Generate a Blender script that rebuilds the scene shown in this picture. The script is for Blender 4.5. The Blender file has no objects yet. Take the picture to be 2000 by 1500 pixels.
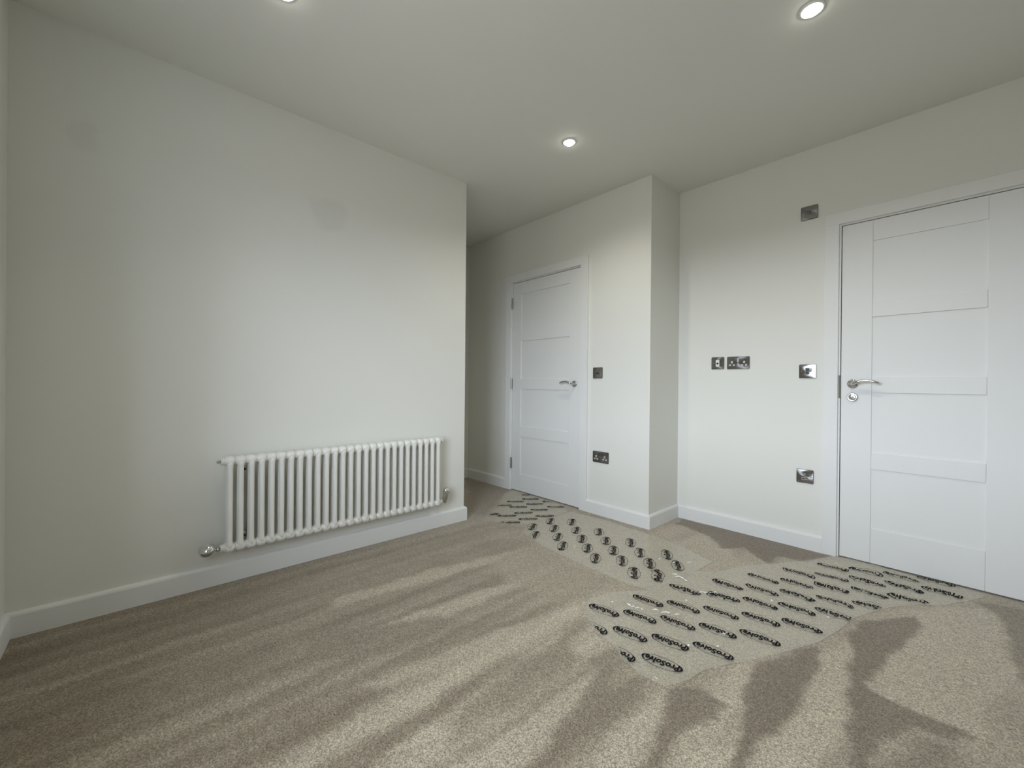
import bpy, bmesh, math, random
from mathutils import Vector, Matrix, noise
import numpy as np

random.seed(7)
S = bpy.context.scene
COL = S.collection

# ------------------------------------------------------------------ measured room (metres)
XL, YC, Y1, X1, Y2, H, XF, Y0, XR = -2.5415, 1.8574, 2.7354, -1.5277, 3.1668, 2.5165, -3.6729, -0.3657, 1.95

# ------------------------------------------------------------------ camera
cam_d = bpy.data.cameras.new('camera')
cam = bpy.data.objects.new('camera', cam_d)
COL.objects.link(cam)
S.camera = cam
cam_d.sensor_width = 36.0
cam_d.lens = 815.764 / 2000 * 36
cam_d.shift_x = 7.34 / 2000
cam_d.shift_y = 0.42 / 2000
cam_d.clip_start = 0.02
fw = Vector((-0.742139, 0.670244, -0.001661)); rt = Vector((0.670207, 0.742120, 0.008973)); up = Vector((-0.007247, -0.005546, 0.999958))
cam.matrix_world = Matrix(((rt.x, up.x, -fw.x, 0), (rt.y, up.y, -fw.y, 0), (rt.z, up.z, -fw.z, 1.0238), (0, 0, 0, 1)))

# ------------------------------------------------------------------ world: overcast sky, dull ground below the horizon
SKY = 5.0
w = bpy.data.worlds.new('overcast_sky'); S.world = w; w.use_nodes = True
nt = w.node_tree; nt.nodes.clear()
out = nt.nodes.new('ShaderNodeOutputWorld'); bg = nt.nodes.new('ShaderNodeBackground')
geo = nt.nodes.new('ShaderNodeTexCoord'); sep = nt.nodes.new('ShaderNodeSeparateXYZ'); ramp = nt.nodes.new('ShaderNodeValToRGB')
mr = nt.nodes.new('ShaderNodeMapRange'); mr.inputs['From Min'].default_value = -1; mr.inputs['From Max'].default_value = 1
nt.links.new(geo.outputs['Generated'], sep.inputs[0]); nt.links.new(sep.outputs['Z'], mr.inputs['Value'])
nt.links.new(mr.outputs[0], ramp.inputs[0]); nt.links.new(ramp.outputs[0], bg.inputs[0]); nt.links.new(bg.outputs[0], out.inputs[0])
cr = ramp.color_ramp
cr.elements[0].position = 0.0; cr.elements[0].color = (0.72, 0.71, 0.69, 1)          # paving and lawn outside
cr.elements[1].position = 1.0; cr.elements[1].color = (1.95, 2.18, 2.50, 1)          # duller cloud overhead
e = cr.elements.new(0.495); e.color = (0.72, 0.71, 0.69, 1)
e = cr.elements.new(0.505); e.color = (3.75, 4.20, 4.90, 1)                          # bright band of cloud low down
e = cr.elements.new(0.62); e.color = (3.75, 4.20, 4.90, 1)
e = cr.elements.new(0.72); e.color = (2.05, 2.28, 2.60, 1)
bg.inputs['Strength'].default_value = SKY

# window opening behind the photographer (the daylight comes through it)
WX0, WX1, WZ0, WZ1 = -1.26, -0.18, 0.65, 2.15
pl = bpy.data.lights.new('daylight_portal', 'AREA'); pl.shape = 'RECTANGLE'; pl.size = WX1 - WX0; pl.size_y = WZ1 - WZ0
pl.cycles.is_portal = True
po = bpy.data.objects.new('daylight_portal', pl); COL.objects.link(po)
po.location = ((WX0 + WX1) / 2, Y0 - 0.27, (WZ0 + WZ1) / 2); po.rotation_euler = (math.radians(-90), 0, math.pi)
po.rotation_euler = Vector((0, 1, 0)).to_track_quat('-Z', 'Z').to_euler()

LAMP_W = 26.0          # each ceiling lamp
LAMP_COL = (1.0, 0.965, 0.83)

vs = S.view_settings
S.display_settings.display_device = 'sRGB'
vs.view_transform = 'Standard'; vs.look = 'None'; vs.gamma = 1.0; vs.use_curve_mapping = False
vs.exposure = 0.0
S.cycles.use_denoising = True
try: S.cycles.denoiser = 'OPENIMAGEDENOISE'
except Exception: pass
S.cycles.max_bounces = 10; S.cycles.diffuse_bounces = 6; S.cycles.sample_clamp_indirect = 6.0
S.cycles.caustics_reflective = False; S.cycles.caustics_refractive = False

# ------------------------------------------------------------------ materials
def mat(name, col=(0.8, 0.8, 0.8), rough=0.5, metal=0.0, **kw):
    m = bpy.data.materials.new(name); m.use_nodes = True
    b = m.node_tree.nodes['Principled BSDF']
    b.inputs['Base Color'].default_value = (*col, 1); b.inputs['Roughness'].default_value = rough; b.inputs['Metallic'].default_value = metal
    for k, v in kw.items(): b.inputs[k.replace('_', ' ')].default_value = v
    return m
def nodes(m): return m.node_tree.nodes, m.node_tree.links, m.node_tree.nodes['Principled BSDF']
def N(m, t, **kw):
    n = m.node_tree.nodes.new(t)
    for k, v in kw.items():
        if k in n.inputs.keys(): n.inputs[k].default_value = v
        else: setattr(n, k, v)
    return n
def add_bump(m, scale, strength, dist=0.002, detail=3):
    ns, ls, b = nodes(m)
    tc = N(m, 'ShaderNodeTexCoord'); nz = N(m, 'ShaderNodeTexNoise', Scale=scale, Detail=detail); bp = N(m, 'ShaderNodeBump', Strength=strength, Distance=dist)
    ls.new(tc.outputs['Object'], nz.inputs['Vector']); ls.new(nz.outputs['Fac'], bp.inputs['Height']); ls.new(bp.outputs[0], b.inputs['Normal'])
    return m

M = {}
WALLC = (0.750, 0.748, 0.700)
def paint(name, col, rough=0.75, mott=0.02):
    m = mat(name, col, rough); ns, ls, b = nodes(m)
    tc = N(m, 'ShaderNodeTexCoord'); nz = N(m, 'ShaderNodeTexNoise', Scale=1.3, Detail=4.0)
    mx = N(m, 'ShaderNodeMix', data_type='RGBA'); ls.new(tc.outputs['Object'], nz.inputs['Vector']); ls.new(nz.outputs['Fac'], mx.inputs[0])
    mx.inputs[6].default_value = (*[c * (1 - mott) for c in col], 1); mx.inputs[7].default_value = (*[min(1, c * (1 + mott)) for c in col], 1)
    ls.new(mx.outputs[2], b.inputs['Base Color'])
    nz2 = N(m, 'ShaderNodeTexNoise', Scale=220.0, Detail=2.0); bp = N(m, 'ShaderNodeBump', Strength=0.12, Distance=0.001)
    ls.new(tc.outputs['Object'], nz2.inputs['Vector']); ls.new(nz2.outputs['Fac'], bp.inputs['Height']); ls.new(bp.outputs[0], b.inputs['Normal'])
    return m
M['wall'] = paint('wall_paint', WALLC)
M['ceiling'] = paint('ceiling_paint', (0.745, 0.745, 0.70))
M['wood'] = paint('white_woodwork_paint', (0.765, 0.768, 0.752), 0.5, 0.01); M['wood'].node_tree.nodes['Principled BSDF'].inputs['Specular IOR Level'].default_value = 0.25
M['radiator'] = mat('radiator_enamel', (0.77, 0.765, 0.72), 0.30)
# left wall: the same paint with two dull, slightly darker touched-up patches
ml = paint('wall_paint_with_patches', WALLC); M['wall_l'] = ml
ns, ls, b = nodes(ml)
src = b.inputs['Base Color'].links[0].from_socket
gp = N(ml, 'ShaderNodeTexCoord'); prev = None
for cy, cz, ry, rz in ((0.865, 2.015, 0.135, 0.125), (-0.155, 2.07, 0.062, 0.09)):
    mp = N(ml, 'ShaderNodeVectorMath', operation='SUBTRACT'); mp.inputs[1].default_value = (XL, cy, cz)
    ls.new(gp.outputs['Object'], mp.inputs[0])
    mm = N(ml, 'ShaderNodeVectorMath', operation='MULTIPLY'); mm.inputs[1].default_value = (0, 1 / ry, 1 / rz); ls.new(mp.outputs[0], mm.inputs[0])
    nzz = N(ml, 'ShaderNodeTexNoise', Scale=9.0); ls.new(gp.outputs['Object'], nzz.inputs['Vector'])
    ln = N(ml, 'ShaderNodeVectorMath', operation='LENGTH'); ls.new(mm.outputs[0], ln.inputs[0])
    ad = N(ml, 'ShaderNodeMath', operation='ADD'); ls.new(ln.outputs['Value'], ad.inputs[0]); ls.new(nzz.outputs['Fac'], ad.inputs[1])
    rr = N(ml, 'ShaderNodeMapRange'); rr.inputs['From Min'].default_value = 0.95; rr.inputs['From Max'].default_value = 1.5
    rr.inputs['To Min'].default_value = 0.94; rr.inputs['To Max'].default_value = 1.0; rr.interpolation_type = 'SMOOTHSTEP'
    ls.new(ad.outputs[0], rr.inputs['Value'])
    if prev:
        mu = N(ml, 'ShaderNodeMath', operation='MULTIPLY'); ls.new(prev, mu.inputs[0]); ls.new(rr.outputs[0], mu.inputs[1]); prev = mu.outputs[0]
    else: prev = rr.outputs[0]
vm = N(ml, 'ShaderNodeVectorMath', operation='SCALE'); ls.new(src, vm.inputs[0]); ls.new(prev, vm.inputs['Scale']); ls.new(vm.outputs[0], b.inputs['Base Color'])

M['chrome'] = mat('polished_chrome', (0.72, 0.72, 0.72), 0.09, 1.0)
M['dark_chrome'] = mat('satin_black_nickel', (0.16, 0.155, 0.15), 0.3, 1.0)
M['hinge'] = mat('satin_steel_hinge', (0.33, 0.33, 0.31), 0.35, 1.0)
M['black'] = mat('black_plastic', (0.012, 0.012, 0.012), 0.5)
M['strike'] = mat('dull_bronze_strike', (0.10, 0.10, 0.075), 0.5, 0.6)
M['white_plastic'] = mat('white_socket_plastic', (0.78, 0.78, 0.74), 0.4)
M['gap'] = mat('painted_gap_shade', (0.05, 0.05, 0.05), 0.9)  # near-black colour standing for shade in the door gaps
m = mat('spun_brushed_steel', (0.27, 0.26, 0.25), 0.22, 1.0); M['steel'] = m
ns, ls, b = nodes(m)
b.inputs['Anisotropic'].default_value = 0.93
tg = N(m, 'ShaderNodeTangent', direction_type='RADIAL', axis='Y'); ls.new(tg.outputs[0], b.inputs['Tangent'])
M['steel_edge'] = mat('steel_plate_edge', (0.09, 0.09, 0.085), 0.4, 1.0)
m = mat('lamp_glow', (1, 1, 1), 0.5); M['glow'] = m
ns, ls, b = nodes(m); b.inputs['Emission Color'].default_value = (1.0, 0.95, 0.86, 1); b.inputs['Emission Strength'].default_value = 30.0
M['bezel'] = mat('white_lamp_bezel', (0.85, 0.85, 0.83), 0.3)
M['ink'] = mat('black_printing_ink', (0.008, 0.008, 0.012), 0.75, Specular_IOR_Level=0.12)
M['glint_crease'] = mat('white_glint_film', (0.86, 0.86, 0.82), 0.18, 0.0, Specular_IOR_Level=1.0)  # clear film coloured opaque white to paint its glints

# carpet: two-tone twist pile; how the pile lies, plus painted shade, is a vertex attribute
m = mat('beige_twist_carpet', (0.4, 0.35, 0.28), 0.95); M['carpet'] = m
ns, ls, b = nodes(m)
b.inputs['Sheen Weight'].default_value = 0.25; b.inputs['Sheen Roughness'].default_value = 0.6; b.inputs['Specular IOR Level'].default_value = 0.1
tc = N(m, 'ShaderNodeTexCoord')
at = N(m, 'ShaderNodeAttribute', attribute_name='pile_and_shade')
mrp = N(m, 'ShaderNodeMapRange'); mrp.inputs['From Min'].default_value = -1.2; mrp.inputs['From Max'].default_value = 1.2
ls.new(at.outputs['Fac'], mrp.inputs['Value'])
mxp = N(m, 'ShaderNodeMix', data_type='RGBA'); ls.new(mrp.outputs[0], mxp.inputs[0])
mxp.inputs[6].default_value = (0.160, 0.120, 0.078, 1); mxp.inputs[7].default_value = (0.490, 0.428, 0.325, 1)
# tuft speckle
vo = N(m, 'ShaderNodeTexNoise', Scale=190.0, Detail=4.0, Roughness=0.9); ls.new(tc.outputs['Object'], vo.inputs['Vector'])
rs = N(m, 'ShaderNodeMapRange'); rs.inputs['From Min'].default_value = 0.36; rs.inputs['From Max'].default_value = 0.64
rs.inputs['To Min'].default_value = 0.60; rs.inputs['To Max'].default_value = 1.40; ls.new(vo.outputs['Fac'], rs.inputs['Value'])
v2 = N(m, 'ShaderNodeTexNoise', Scale=60.0, Detail=3.0); ls.new(tc.outputs['Object'], v2.inputs['Vector'])
r2 = N(m, 'ShaderNodeMapRange'); r2.inputs['From Min'].default_value = 0.3; r2.inputs['From Max'].default_value = 0.7
r2.inputs['To Min'].default_value = 0.88; r2.inputs['To Max'].default_value = 1.12; ls.new(v2.outputs['Fac'], r2.inputs['Value'])
vc = N(m, 'ShaderNodeTexVoronoi', Scale=290.0); ls.new(tc.outputs['Object'], vc.inputs['Vector'])
sv = N(m, 'ShaderNodeSeparateColor'); ls.new(vc.outputs['Color'], sv.inputs[0])
rv = N(m, 'ShaderNodeMapRange'); rv.inputs['To Min'].default_value = 0.58; rv.inputs['To Max'].default_value = 1.46; ls.new(sv.outputs[0], rv.inputs['Value'])
mu0 = N(m, 'ShaderNodeMath', operation='MULTIPLY'); ls.new(rs.outputs[0], mu0.inputs[0]); ls.new(rv.outputs[0], mu0.inputs[1])
mu = N(m, 'ShaderNodeMath', operation='MULTIPLY'); ls.new(mu0.outputs[0], mu.inputs[0]); ls.new(r2.outputs[0], mu.inputs[1])
sc = N(m, 'ShaderNodeVectorMath', operation='SCALE'); ls.new(mxp.outputs[2], sc.inputs[0]); ls.new(mu.outputs[0], sc.inputs['Scale'])
ls.new(sc.outputs[0], b.inputs['Base Color'])
bp = N(m, 'ShaderNodeBump', Strength=0.45, Distance=0.002); ls.new(vo.outputs['Fac'], bp.inputs['Height']); ls.new(bp.outputs[0], b.inputs['Normal'])

# clear self-adhesive film: mostly see-through, faintly milky, glossy
m = bpy.data.materials.new('clear_protective_film'); m.use_nodes = True; M['film'] = m
nt = m.node_tree; nt.nodes.clear()
o_ = nt.nodes.new('ShaderNodeOutputMaterial'); tr = nt.nodes.new('ShaderNodeBsdfTransparent'); tr.inputs[0].default_value = (1, 1, 0.99, 1)
df = nt.nodes.new('ShaderNodeBsdfDiffuse'); df.inputs[0].default_value = (0.86, 0.83, 0.70, 1)
gl = nt.nodes.new('ShaderNodeBsdfGlossy'); gl.inputs['Roughness'].default_value = 0.08; gl.inputs[0].default_value = (1, 1, 1, 1)
m1 = nt.nodes.new('ShaderNodeMixShader'); m1.inputs[0].default_value = 0.22; m2 = nt.nodes.new('ShaderNodeMixShader')
lw = nt.nodes.new('ShaderNodeLayerWeight'); lw.inputs['Blend'].default_value = 0.5
pw5 = nt.nodes.new('ShaderNodeMath'); pw5.operation = 'POWER'; pw5.inputs[1].default_value = 5.0; nt.links.new(lw.outputs['Facing'], pw5.inputs[0])
fr = nt.nodes.new('ShaderNodeMath'); fr.operation = 'MULTIPLY_ADD'; fr.inputs[1].default_value = 0.5; fr.inputs[2].default_value = 0.06; nt.links.new(pw5.outputs[0], fr.inputs[0])
bpf = nt.nodes.new('ShaderNodeBump'); bpf.inputs['Strength'].default_value = 0.9; bpf.inputs['Distance'].default_value = 0.005
tcf = nt.nodes.new('ShaderNodeTexCoord'); nzf = nt.nodes.new('ShaderNodeTexNoise'); nzf.inputs['Scale'].default_value = 38; nzf.inputs['Detail'].default_value = 3
mpf = nt.nodes.new('ShaderNodeMapping'); mpf.inputs['Scale'].default_value = (0.6, 1.5, 1.0); nt.links.new(tcf.outputs['Object'], mpf.inputs['Vector']); nt.links.new(mpf.outputs[0], nzf.inputs['Vector']); nt.links.new(nzf.outputs['Fac'], bpf.inputs['Height'])
nt.links.new(bpf.outputs[0], df.inputs['Normal']); nt.links.new(bpf.outputs[0], gl.inputs['Normal']); nt.links.new(bpf.outputs[0], lw.inputs['Normal'])
nt.links.new(tr.outputs[0], m1.inputs[1]); nt.links.new(df.outputs[0], m1.inputs[2]); nt.links.new(fr.outputs[0], m2.inputs[0])
nt.links.new(m1.outputs[0], m2.inputs[1]); nt.links.new(gl.outputs[0], m2.inputs[2]); nt.links.new(m2.outputs[0], o_.inputs[0])

# ------------------------------------------------------------------ mesh helpers
def obj(name, bm, m=None, parent=None, smooth=False, loc=None):
    me = bpy.data.meshes.new(name)
    bmesh.ops.recalc_face_normals(bm, faces=bm.faces[:])
    if smooth:
        for f in bm.faces: f.smooth = True
    bm.to_mesh(me); bm.free()
    if m is not None: me.materials.append(M[m] if isinstance(m, str) else m)
    o = bpy.data.objects.new(name, me); COL.objects.link(o)
    if parent is not None: o.parent = parent
    if loc is not None: o.location = loc
    return o
def struct(o): o['kind'] = 'structure'; return o
def tag(o, label, cat, group=None):
    o['label'] = label; o['category'] = cat
    if group: o['group'] = group
    return o
def box(bm, x0, x1, y0, y1, z0, z1, bev=0.0):
    r = bmesh.ops.create_cube(bm, size=1.0)
    for v in r['verts']:
        v.co = Vector(((x0 + x1) / 2 + v.co.x * (x1 - x0), (y0 + y1) / 2 + v.co.y * (y1 - y0), (z0 + z1) / 2 + v.co.z * (z1 - z0)))
    if bev:
        es = list({e for v in r['verts'] for e in v.link_edges})
        bmesh.ops.bevel(bm, geom=es, offset=bev, segments=2, affect='EDGES', profile=0.5)
    return bm
def mkbox(*a, **k): return box(bmesh.new(), *a, **k)
def cyl(bm, p0, p1, r0, r1=None, seg=20, caps=True):
    p0 = Vector(p0); p1 = Vector(p1); d = p1 - p0; r1 = r0 if r1 is None else r1
    q = d.to_track_quat('Z', 'Y').to_matrix().to_4x4()
    bmesh.ops.create_cone(bm, cap_ends=caps, cap_tris=False, segments=seg, radius1=r0, radius2=r1, depth=d.length, matrix=Matrix.Translation((p0 + p1) / 2) @ q)
    return bm
def lathe(bm, prof, origin, axis, seg=28):
    """prof: list of (radius, height along axis)"""
    axis = Vector(axis).normalized(); q = axis.to_track_quat('Z', 'Y').to_matrix(); o = Vector(origin)
    rings = []
    for r, h in prof:
        ring = [bm.verts.new(o + q @ Vector((max(r, 1e-5) * math.cos(2 * math.pi * k / seg), max(r, 1e-5) * math.sin(2 * math.pi * k / seg), h))) for k in range(seg)]
        rings.append(ring)
    for a, b_ in zip(rings, rings[1:]):
        for k in range(seg):
            bm.faces.new((a[k], a[(k + 1) % seg], b_[(k + 1) % seg], b_[k]))
    bm.faces.new(rings[0][::-1]); bm.faces.new(rings[-1])
    return bm
def sweep(bm, pts, radii, seg=14, flat=1.0, side=Vector((0, 0, 1))):
    """tube along pts; radii per point; flat squashes across 'side'"""
    pts = [Vector(p) for p in pts]; rings = []
    for i, p in enumerate(pts):
        t = (pts[min(i + 1, len(pts) - 1)] - pts[max(i - 1, 0)]).normalized()
        a = side.cross(t).normalized(); b_ = t.cross(a).normalized()
        r = radii[i]
        rings.append([bm.verts.new(p + a * r * math.cos(2 * math.pi * k / seg) + b_ * r * flat * math.sin(2 * math.pi * k / seg)) for k in range(seg)])
    for a, b_ in zip(rings, rings[1:]):
        for k in range(seg): bm.faces.new((a[k], a[(k + 1) % seg], b_[(k + 1) % seg], b_[k]))
    bm.faces.new(rings[0][::-1]); bm.faces.new(rings[-1])
    return bm
def pip(x, y, poly):
    c = False; n = len(poly); j = n - 1
    for i in range(n):
        xi, yi = poly[i]; xj, yj = poly[j]
        if (yi > y) != (yj > y) and x < (xj - xi) * (y - yi) / (yj - yi) + xi: c = not c
        j = i
    return c

# ------------------------------------------------------------------ outlines on the floor, in metres: film sheets and patches of brushed pile (lie, softness, outline)
FILM_PASSAGE = [(-2.941, 2.737), (-2.527, 2.705), (-2.263, 2.685), (-2.15, 2.597), (-2.14, 2.382), (-2.14, 2.20), (-2.177, 2.09), (-2.314, 1.998), (-2.449, 1.982), (-2.534, 2.133), (-2.681, 2.33), (-2.873, 2.559)]
FILM_MIDDLE = [(-2.135, 2.466), (-2.14, 2.617), (-1.818, 2.648), (-1.485, 2.628), (-1.222, 2.589), (-0.995, 2.50), (-1.005, 2.31), (-1.035, 2.16), (-1.045, 2.03), (-1.06, 1.92), (-1.171, 1.89), (-1.365, 1.896), (-1.57, 1.904), (-1.795, 1.925), (-2.056, 2.008), (-2.13, 2.12)]
FILM_DOOR = [(-0.523, 3.182), (-0.189, 3.15), (0.075, 3.154), (-0.002, 2.97), (-0.095, 2.808), (-0.163, 2.743), (-0.239, 2.623), (-0.296, 2.485), (-0.339, 2.373), (-0.369, 2.179), (-0.401, 2.034), (-0.474, 1.863), (-0.536, 1.726), (-0.59, 1.622), (-0.636, 1.524), (-0.647, 1.438), (-0.684, 1.348), (-0.778, 1.335), (-0.857, 1.361), (-0.913, 1.402), (-1.015, 1.425), (-1.097, 1.471), (-1.173, 1.546), (-1.21, 1.629), (-1.172, 1.777), (-1.11, 1.85), (-1.06, 1.92), (-1.045, 2.03), (-1.035, 2.16), (-1.005, 2.31), (-0.924, 2.386), (-0.855, 2.563), (-0.753, 2.742), (-0.637, 2.939)]
PILE = [
 (0.8,0.02,[(-0.899,1.238),(-0.911,1.138),(-0.909,0.848),(-0.92,0.636),(-0.89,0.585),(-0.77,0.721),(-0.818,0.952),(-0.854,1.148)]),
 (0.8,0.02,[(-1.133,1.312),(-1.132,1.161),(-1.079,0.744),(-1.071,0.535),(-1.005,0.659),(-1.026,0.867),(-1.085,1.169)]),
 (0.6,0.03,[(-1.266,1.362),(-1.328,0.962),(-1.375,0.574),(-1.296,0.646),(-1.235,0.966),(-1.214,1.275)]),
 (0.5,0.02,[(-1.496,1.905),(-1.633,1.18),(-1.655,0.689),(-1.591,0.884),(-1.536,1.291),(-1.542,1.656)]),
 (0.5,0.02,[(-1.825,1.865),(-1.974,1.252),(-2.009,0.712),(-1.927,0.683),(-1.861,1.181),(-1.823,1.689)]),
 (0.9,0.02,[(-0.673,1.343),(-0.692,1.198),(-0.686,1.047),(-0.658,0.847),(-0.563,0.954),(-0.597,1.147)]),
 (1,0.015,[(-0.515,1.707),(-0.54,1.579),(-0.494,1.47),(-0.462,1.355),(-0.515,1.164),(-0.537,0.983),(-0.408,1.129),(-0.432,1.308)]),
 (0.9,0.02,[(-0.383,1.968),(-0.323,2.183),(-0.234,1.613),(-0.238,1.476),(-0.321,1.227),(-0.39,1.149),(-0.378,1.394),(-0.37,1.628)]),
 (0.75,0.01,[(-0.207,2.639),(0.094,3.018),(0.116,2.343),(0.062,2.085),(0.02,1.844),(-0.03,1.844),(-0.219,1.857),(-0.231,1.989),(-0.176,2.251),(-0.136,2.564)]),
 (0.62,0.03,[(-1.177,3.032),(-0.908,2.637),(-0.755,2.658),(-0.908,2.806),(-0.717,2.702),(-1.063,2.255),(-1.341,2.555)]),
 (-0.9,0.01,[(-0.53,1.703),(-0.393,2.018),(-0.367,1.986),(-0.371,1.696),(-0.365,1.522),(-0.402,1.341),(-0.399,1.139),(-0.412,1.125),(-0.447,1.344),(-0.489,1.477)]),
 (-0.8,0.015,[(-0.686,1.35),(-0.596,1.441),(-0.526,1.418),(-0.53,1.321),(-0.557,1.192),(-0.555,0.963),(-0.572,0.944),(-0.606,1.164)]),
 (-0.9,0.01,[(-0.326,2.206),(-0.302,2.392),(-0.147,2.606),(-0.13,2.512),(-0.19,2.164),(-0.23,1.981),(-0.219,1.857),(-0.03,1.838),(0.017,1.836),(-0.018,1.763),(-0.112,1.75),(-0.169,1.631),(-0.173,1.394),(-0.194,1.37)]),
 (-0.6,0.03,[(-0.089,1.722),(-0.018,1.75),(-0.007,1.667),(-0.112,1.463),(-0.155,1.5)]),
 (-0.7,0.015,[(0.022,3.005),(0.173,3.074),(0.205,2.709),(0.131,2.303),(0.115,2.342),(0.102,2.865)]),
 (-1.1,0.012,[(-1.461,2.995),(-1.463,3.137),(-0.995,3.169),(-0.542,3.149),(-0.623,2.933),(-0.764,2.88),(-0.768,2.704),(-0.948,2.882),(-1.037,2.753),(-1.203,2.926)]),
 (0.10,0.04,[(-1.833,1.919),(-1.39,1.906),(-1.13,1.871),(-1.048,1.851),(-1.193,1.721),(-1.186,1.551),(-1.374,1.477),(-1.642,1.45),(-1.875,1.574)]),
 (-0.6,0.04,[(-3.617,2.668),(-2.979,2.752),(-2.67,2.32),(-2.489,2.009),(-2.668,1.996)]),
 (-0.6,0.03,[(-1.81,0.54),(-1.623,0.807),(-1.565,1.021),(-1.457,1.054),(-1.46,0.812),(-1.527,0.598),(-1.597,0.477)]),
 (-0.5,0.03,[(-1.117,1.065),(-1.074,1.276),(-0.954,1.251),(-0.958,1.085),(-0.979,0.827),(-0.986,0.681),(-1.05,0.689)]),
 (-0.5,0.03,[(-0.852,1.205),(-0.71,1.259),(-0.728,1.111),(-0.723,0.929),(-0.701,0.798),(-0.744,0.75),(-0.798,0.974)]),
]
GLINT_CREASE_C = [(-1.053, 1.714, -20, 0.03), (-1.031, 1.713, 60, 0.02), (-1.013, 1.719, 60, 0.025), (-0.991, 1.725, -20, 0.015), (-0.949, 1.766, 40, 0.03), (-0.912, 1.776, 60, 0.035), (-0.897, 1.788, 48, 0.02), (-0.867, 1.803, 60, 0.03), (-1.116, 1.676, 5, 0.012), (-0.881, 2.084, 60, 0.035), (-0.864, 2.096, 5, 0.03), (-0.847, 2.115, 48, 0.03), (-0.836, 2.136, 40, 0.02), (-0.894, 1.952, 60, 0.012), (-0.624, 2.261, -20, 0.012), (-0.413, 2.285, -20, 0.014), (-0.669, 1.81, 48, 0.02), (-0.654, 1.706, 60, 0.015), (-0.731, 1.623, 60, 0.012)]
GLINT_CREASE_B = [(-1.058, 2.174, 48, 0.03), (-1.036, 2.163, 48, 0.035), (-1.013, 2.162, -20, 0.03), (-0.986, 2.15, -20, 0.02), (-1.211, 2.297, -20, 0.012), (-1.131, 2.315, 60, 0.02), (-1.072, 2.394, 48, 0.02), (-1.649, 2.058, 5, 0.012), (-1.078, 2.376, 5, 0.014)]

# ------------------------------------------------------------------ room shell
T = 0.10
def wall(name, boxes, m='wall'):
    bm = bmesh.new()
    for b_ in boxes: box(bm, *b_)
    return struct(obj(name, bm, m))
wall('wall_left', [(XL - T, XL, Y0, YC, 0, H)], 'wall_l')
wall('wall_passage', [(XF, XL - T, YC - T, YC, 0, H)])
wall('wall_passage_end', [(XF - T, XF, YC - T, Y1 + T, 0, H)])
D2L, D2R, D3L, D3R, ZD = -2.9686, -2.1519, -0.5229, 0.237, 1.985
LN = 0.030   # door lining thickness
G = 0.004    # gap round a leaf
wall('wall_back', [(XF, D2L - G - LN, Y1, Y1 + T, 0, H), (D2R + G + LN, X1, Y1, Y1 + T, 0, H), (D2L - G - LN, D2R + G + LN, Y1, Y1 + T, ZD + G + LN, H)])
wall('wall_alcove_side', [(X1 - T, X1, Y1 + T, Y2 + T, 0, H)])
wall('wall_right_back', [(X1, D3L - G - LN, Y2, Y2 + T, 0, H), (D3R + G + LN, XR, Y2, Y2 + T, 0, H), (D3L - G - LN, D3R + G + LN, Y2, Y2 + T, ZD + G + LN, H)])
wall('wall_right', [(XR, XR + T, Y0 - 0.3, Y2 + T, 0, H)])
wall('wall_window', [(XL - T, WX0, Y0 - 0.3, Y0, 0, H), (WX1, XR, Y0 - 0.3, Y0, 0, H), (WX0, WX1, Y0 - 0.3, Y0, WZ1, H), (WX0, WX1, Y0 - 0.3, Y0, 0, WZ0)])
struct(obj('ceiling', mkbox(XF - T, XR + T, Y0 - 0.3, Y2 + T, H, H + 0.15), 'ceiling'))
# window frame behind the photographer
wf = struct(obj('window_1', box(box(box(box(bmesh.new(), WX0, WX0 + 0.05, Y0 - 0.25, Y0 - 0.18, WZ0, WZ1), WX1 - 0.05, WX1, Y0 - 0.25, Y0 - 0.18, WZ0, WZ1), WX0 + 0.05, WX1 - 0.05, Y0 - 0.25, Y0 - 0.18, WZ1 - 0.05, WZ1), WX0 + 0.05, WX1 - 0.05, Y0 - 0.25, Y0 - 0.18, WZ0, WZ0 + 0.04), 'wood'))
obj('window_sill', mkbox(WX0 - 0.04, WX1 + 0.04, Y0 - 0.18, Y0 + 0.025, WZ0 - 0.002, WZ0 + 0.022, bev=0.004), 'wood', wf)
obj('mullion', mkbox(-0.735, -0.685, Y0 - 0.25, Y0 - 0.18, WZ0 + 0.04, WZ1 - 0.05), 'wood', wf)

# floor: carpet with the pile lying this way and that, plus painted dimming on the left
STEP = 0.0125
xs = np.arange(XF - T, XR + T + STEP, STEP); ys = np.arange(Y0 - 0.30, Y2 + T + STEP, STEP)
def smooth(t): t = max(0.0, min(1.0, t)); return t * t * (3 - 2 * t)
def seg_d(x, y, poly):
    d = 9.0
    for i in range(len(poly)):
        ax, ay = poly[i]; bx, by = poly[(i + 1) % len(poly)]
        dx, dy = bx - ax, by - ay; L = dx * dx + dy * dy or 1e-9
        t = max(0, min(1, ((x - ax) * dx + (y - ay) * dy) / L))
        q = math.hypot(ax + t * dx - x, ay + t * dy - y)
        if q < d: d = q
    return d
PILE += [(0.50, 0.06, FILM_PASSAGE), (0.60, 0.06, FILM_MIDDLE), (0.60, 0.05, FILM_DOOR)]     # pile pressed flat under the film
BB = [(min(p[0] for p in P_) - .07, max(p[0] for p in P_) + .07, min(p[1] for p in P_) - .07, max(p[1] for p in P_) + .07) for _, _, P_ in PILE]
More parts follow.
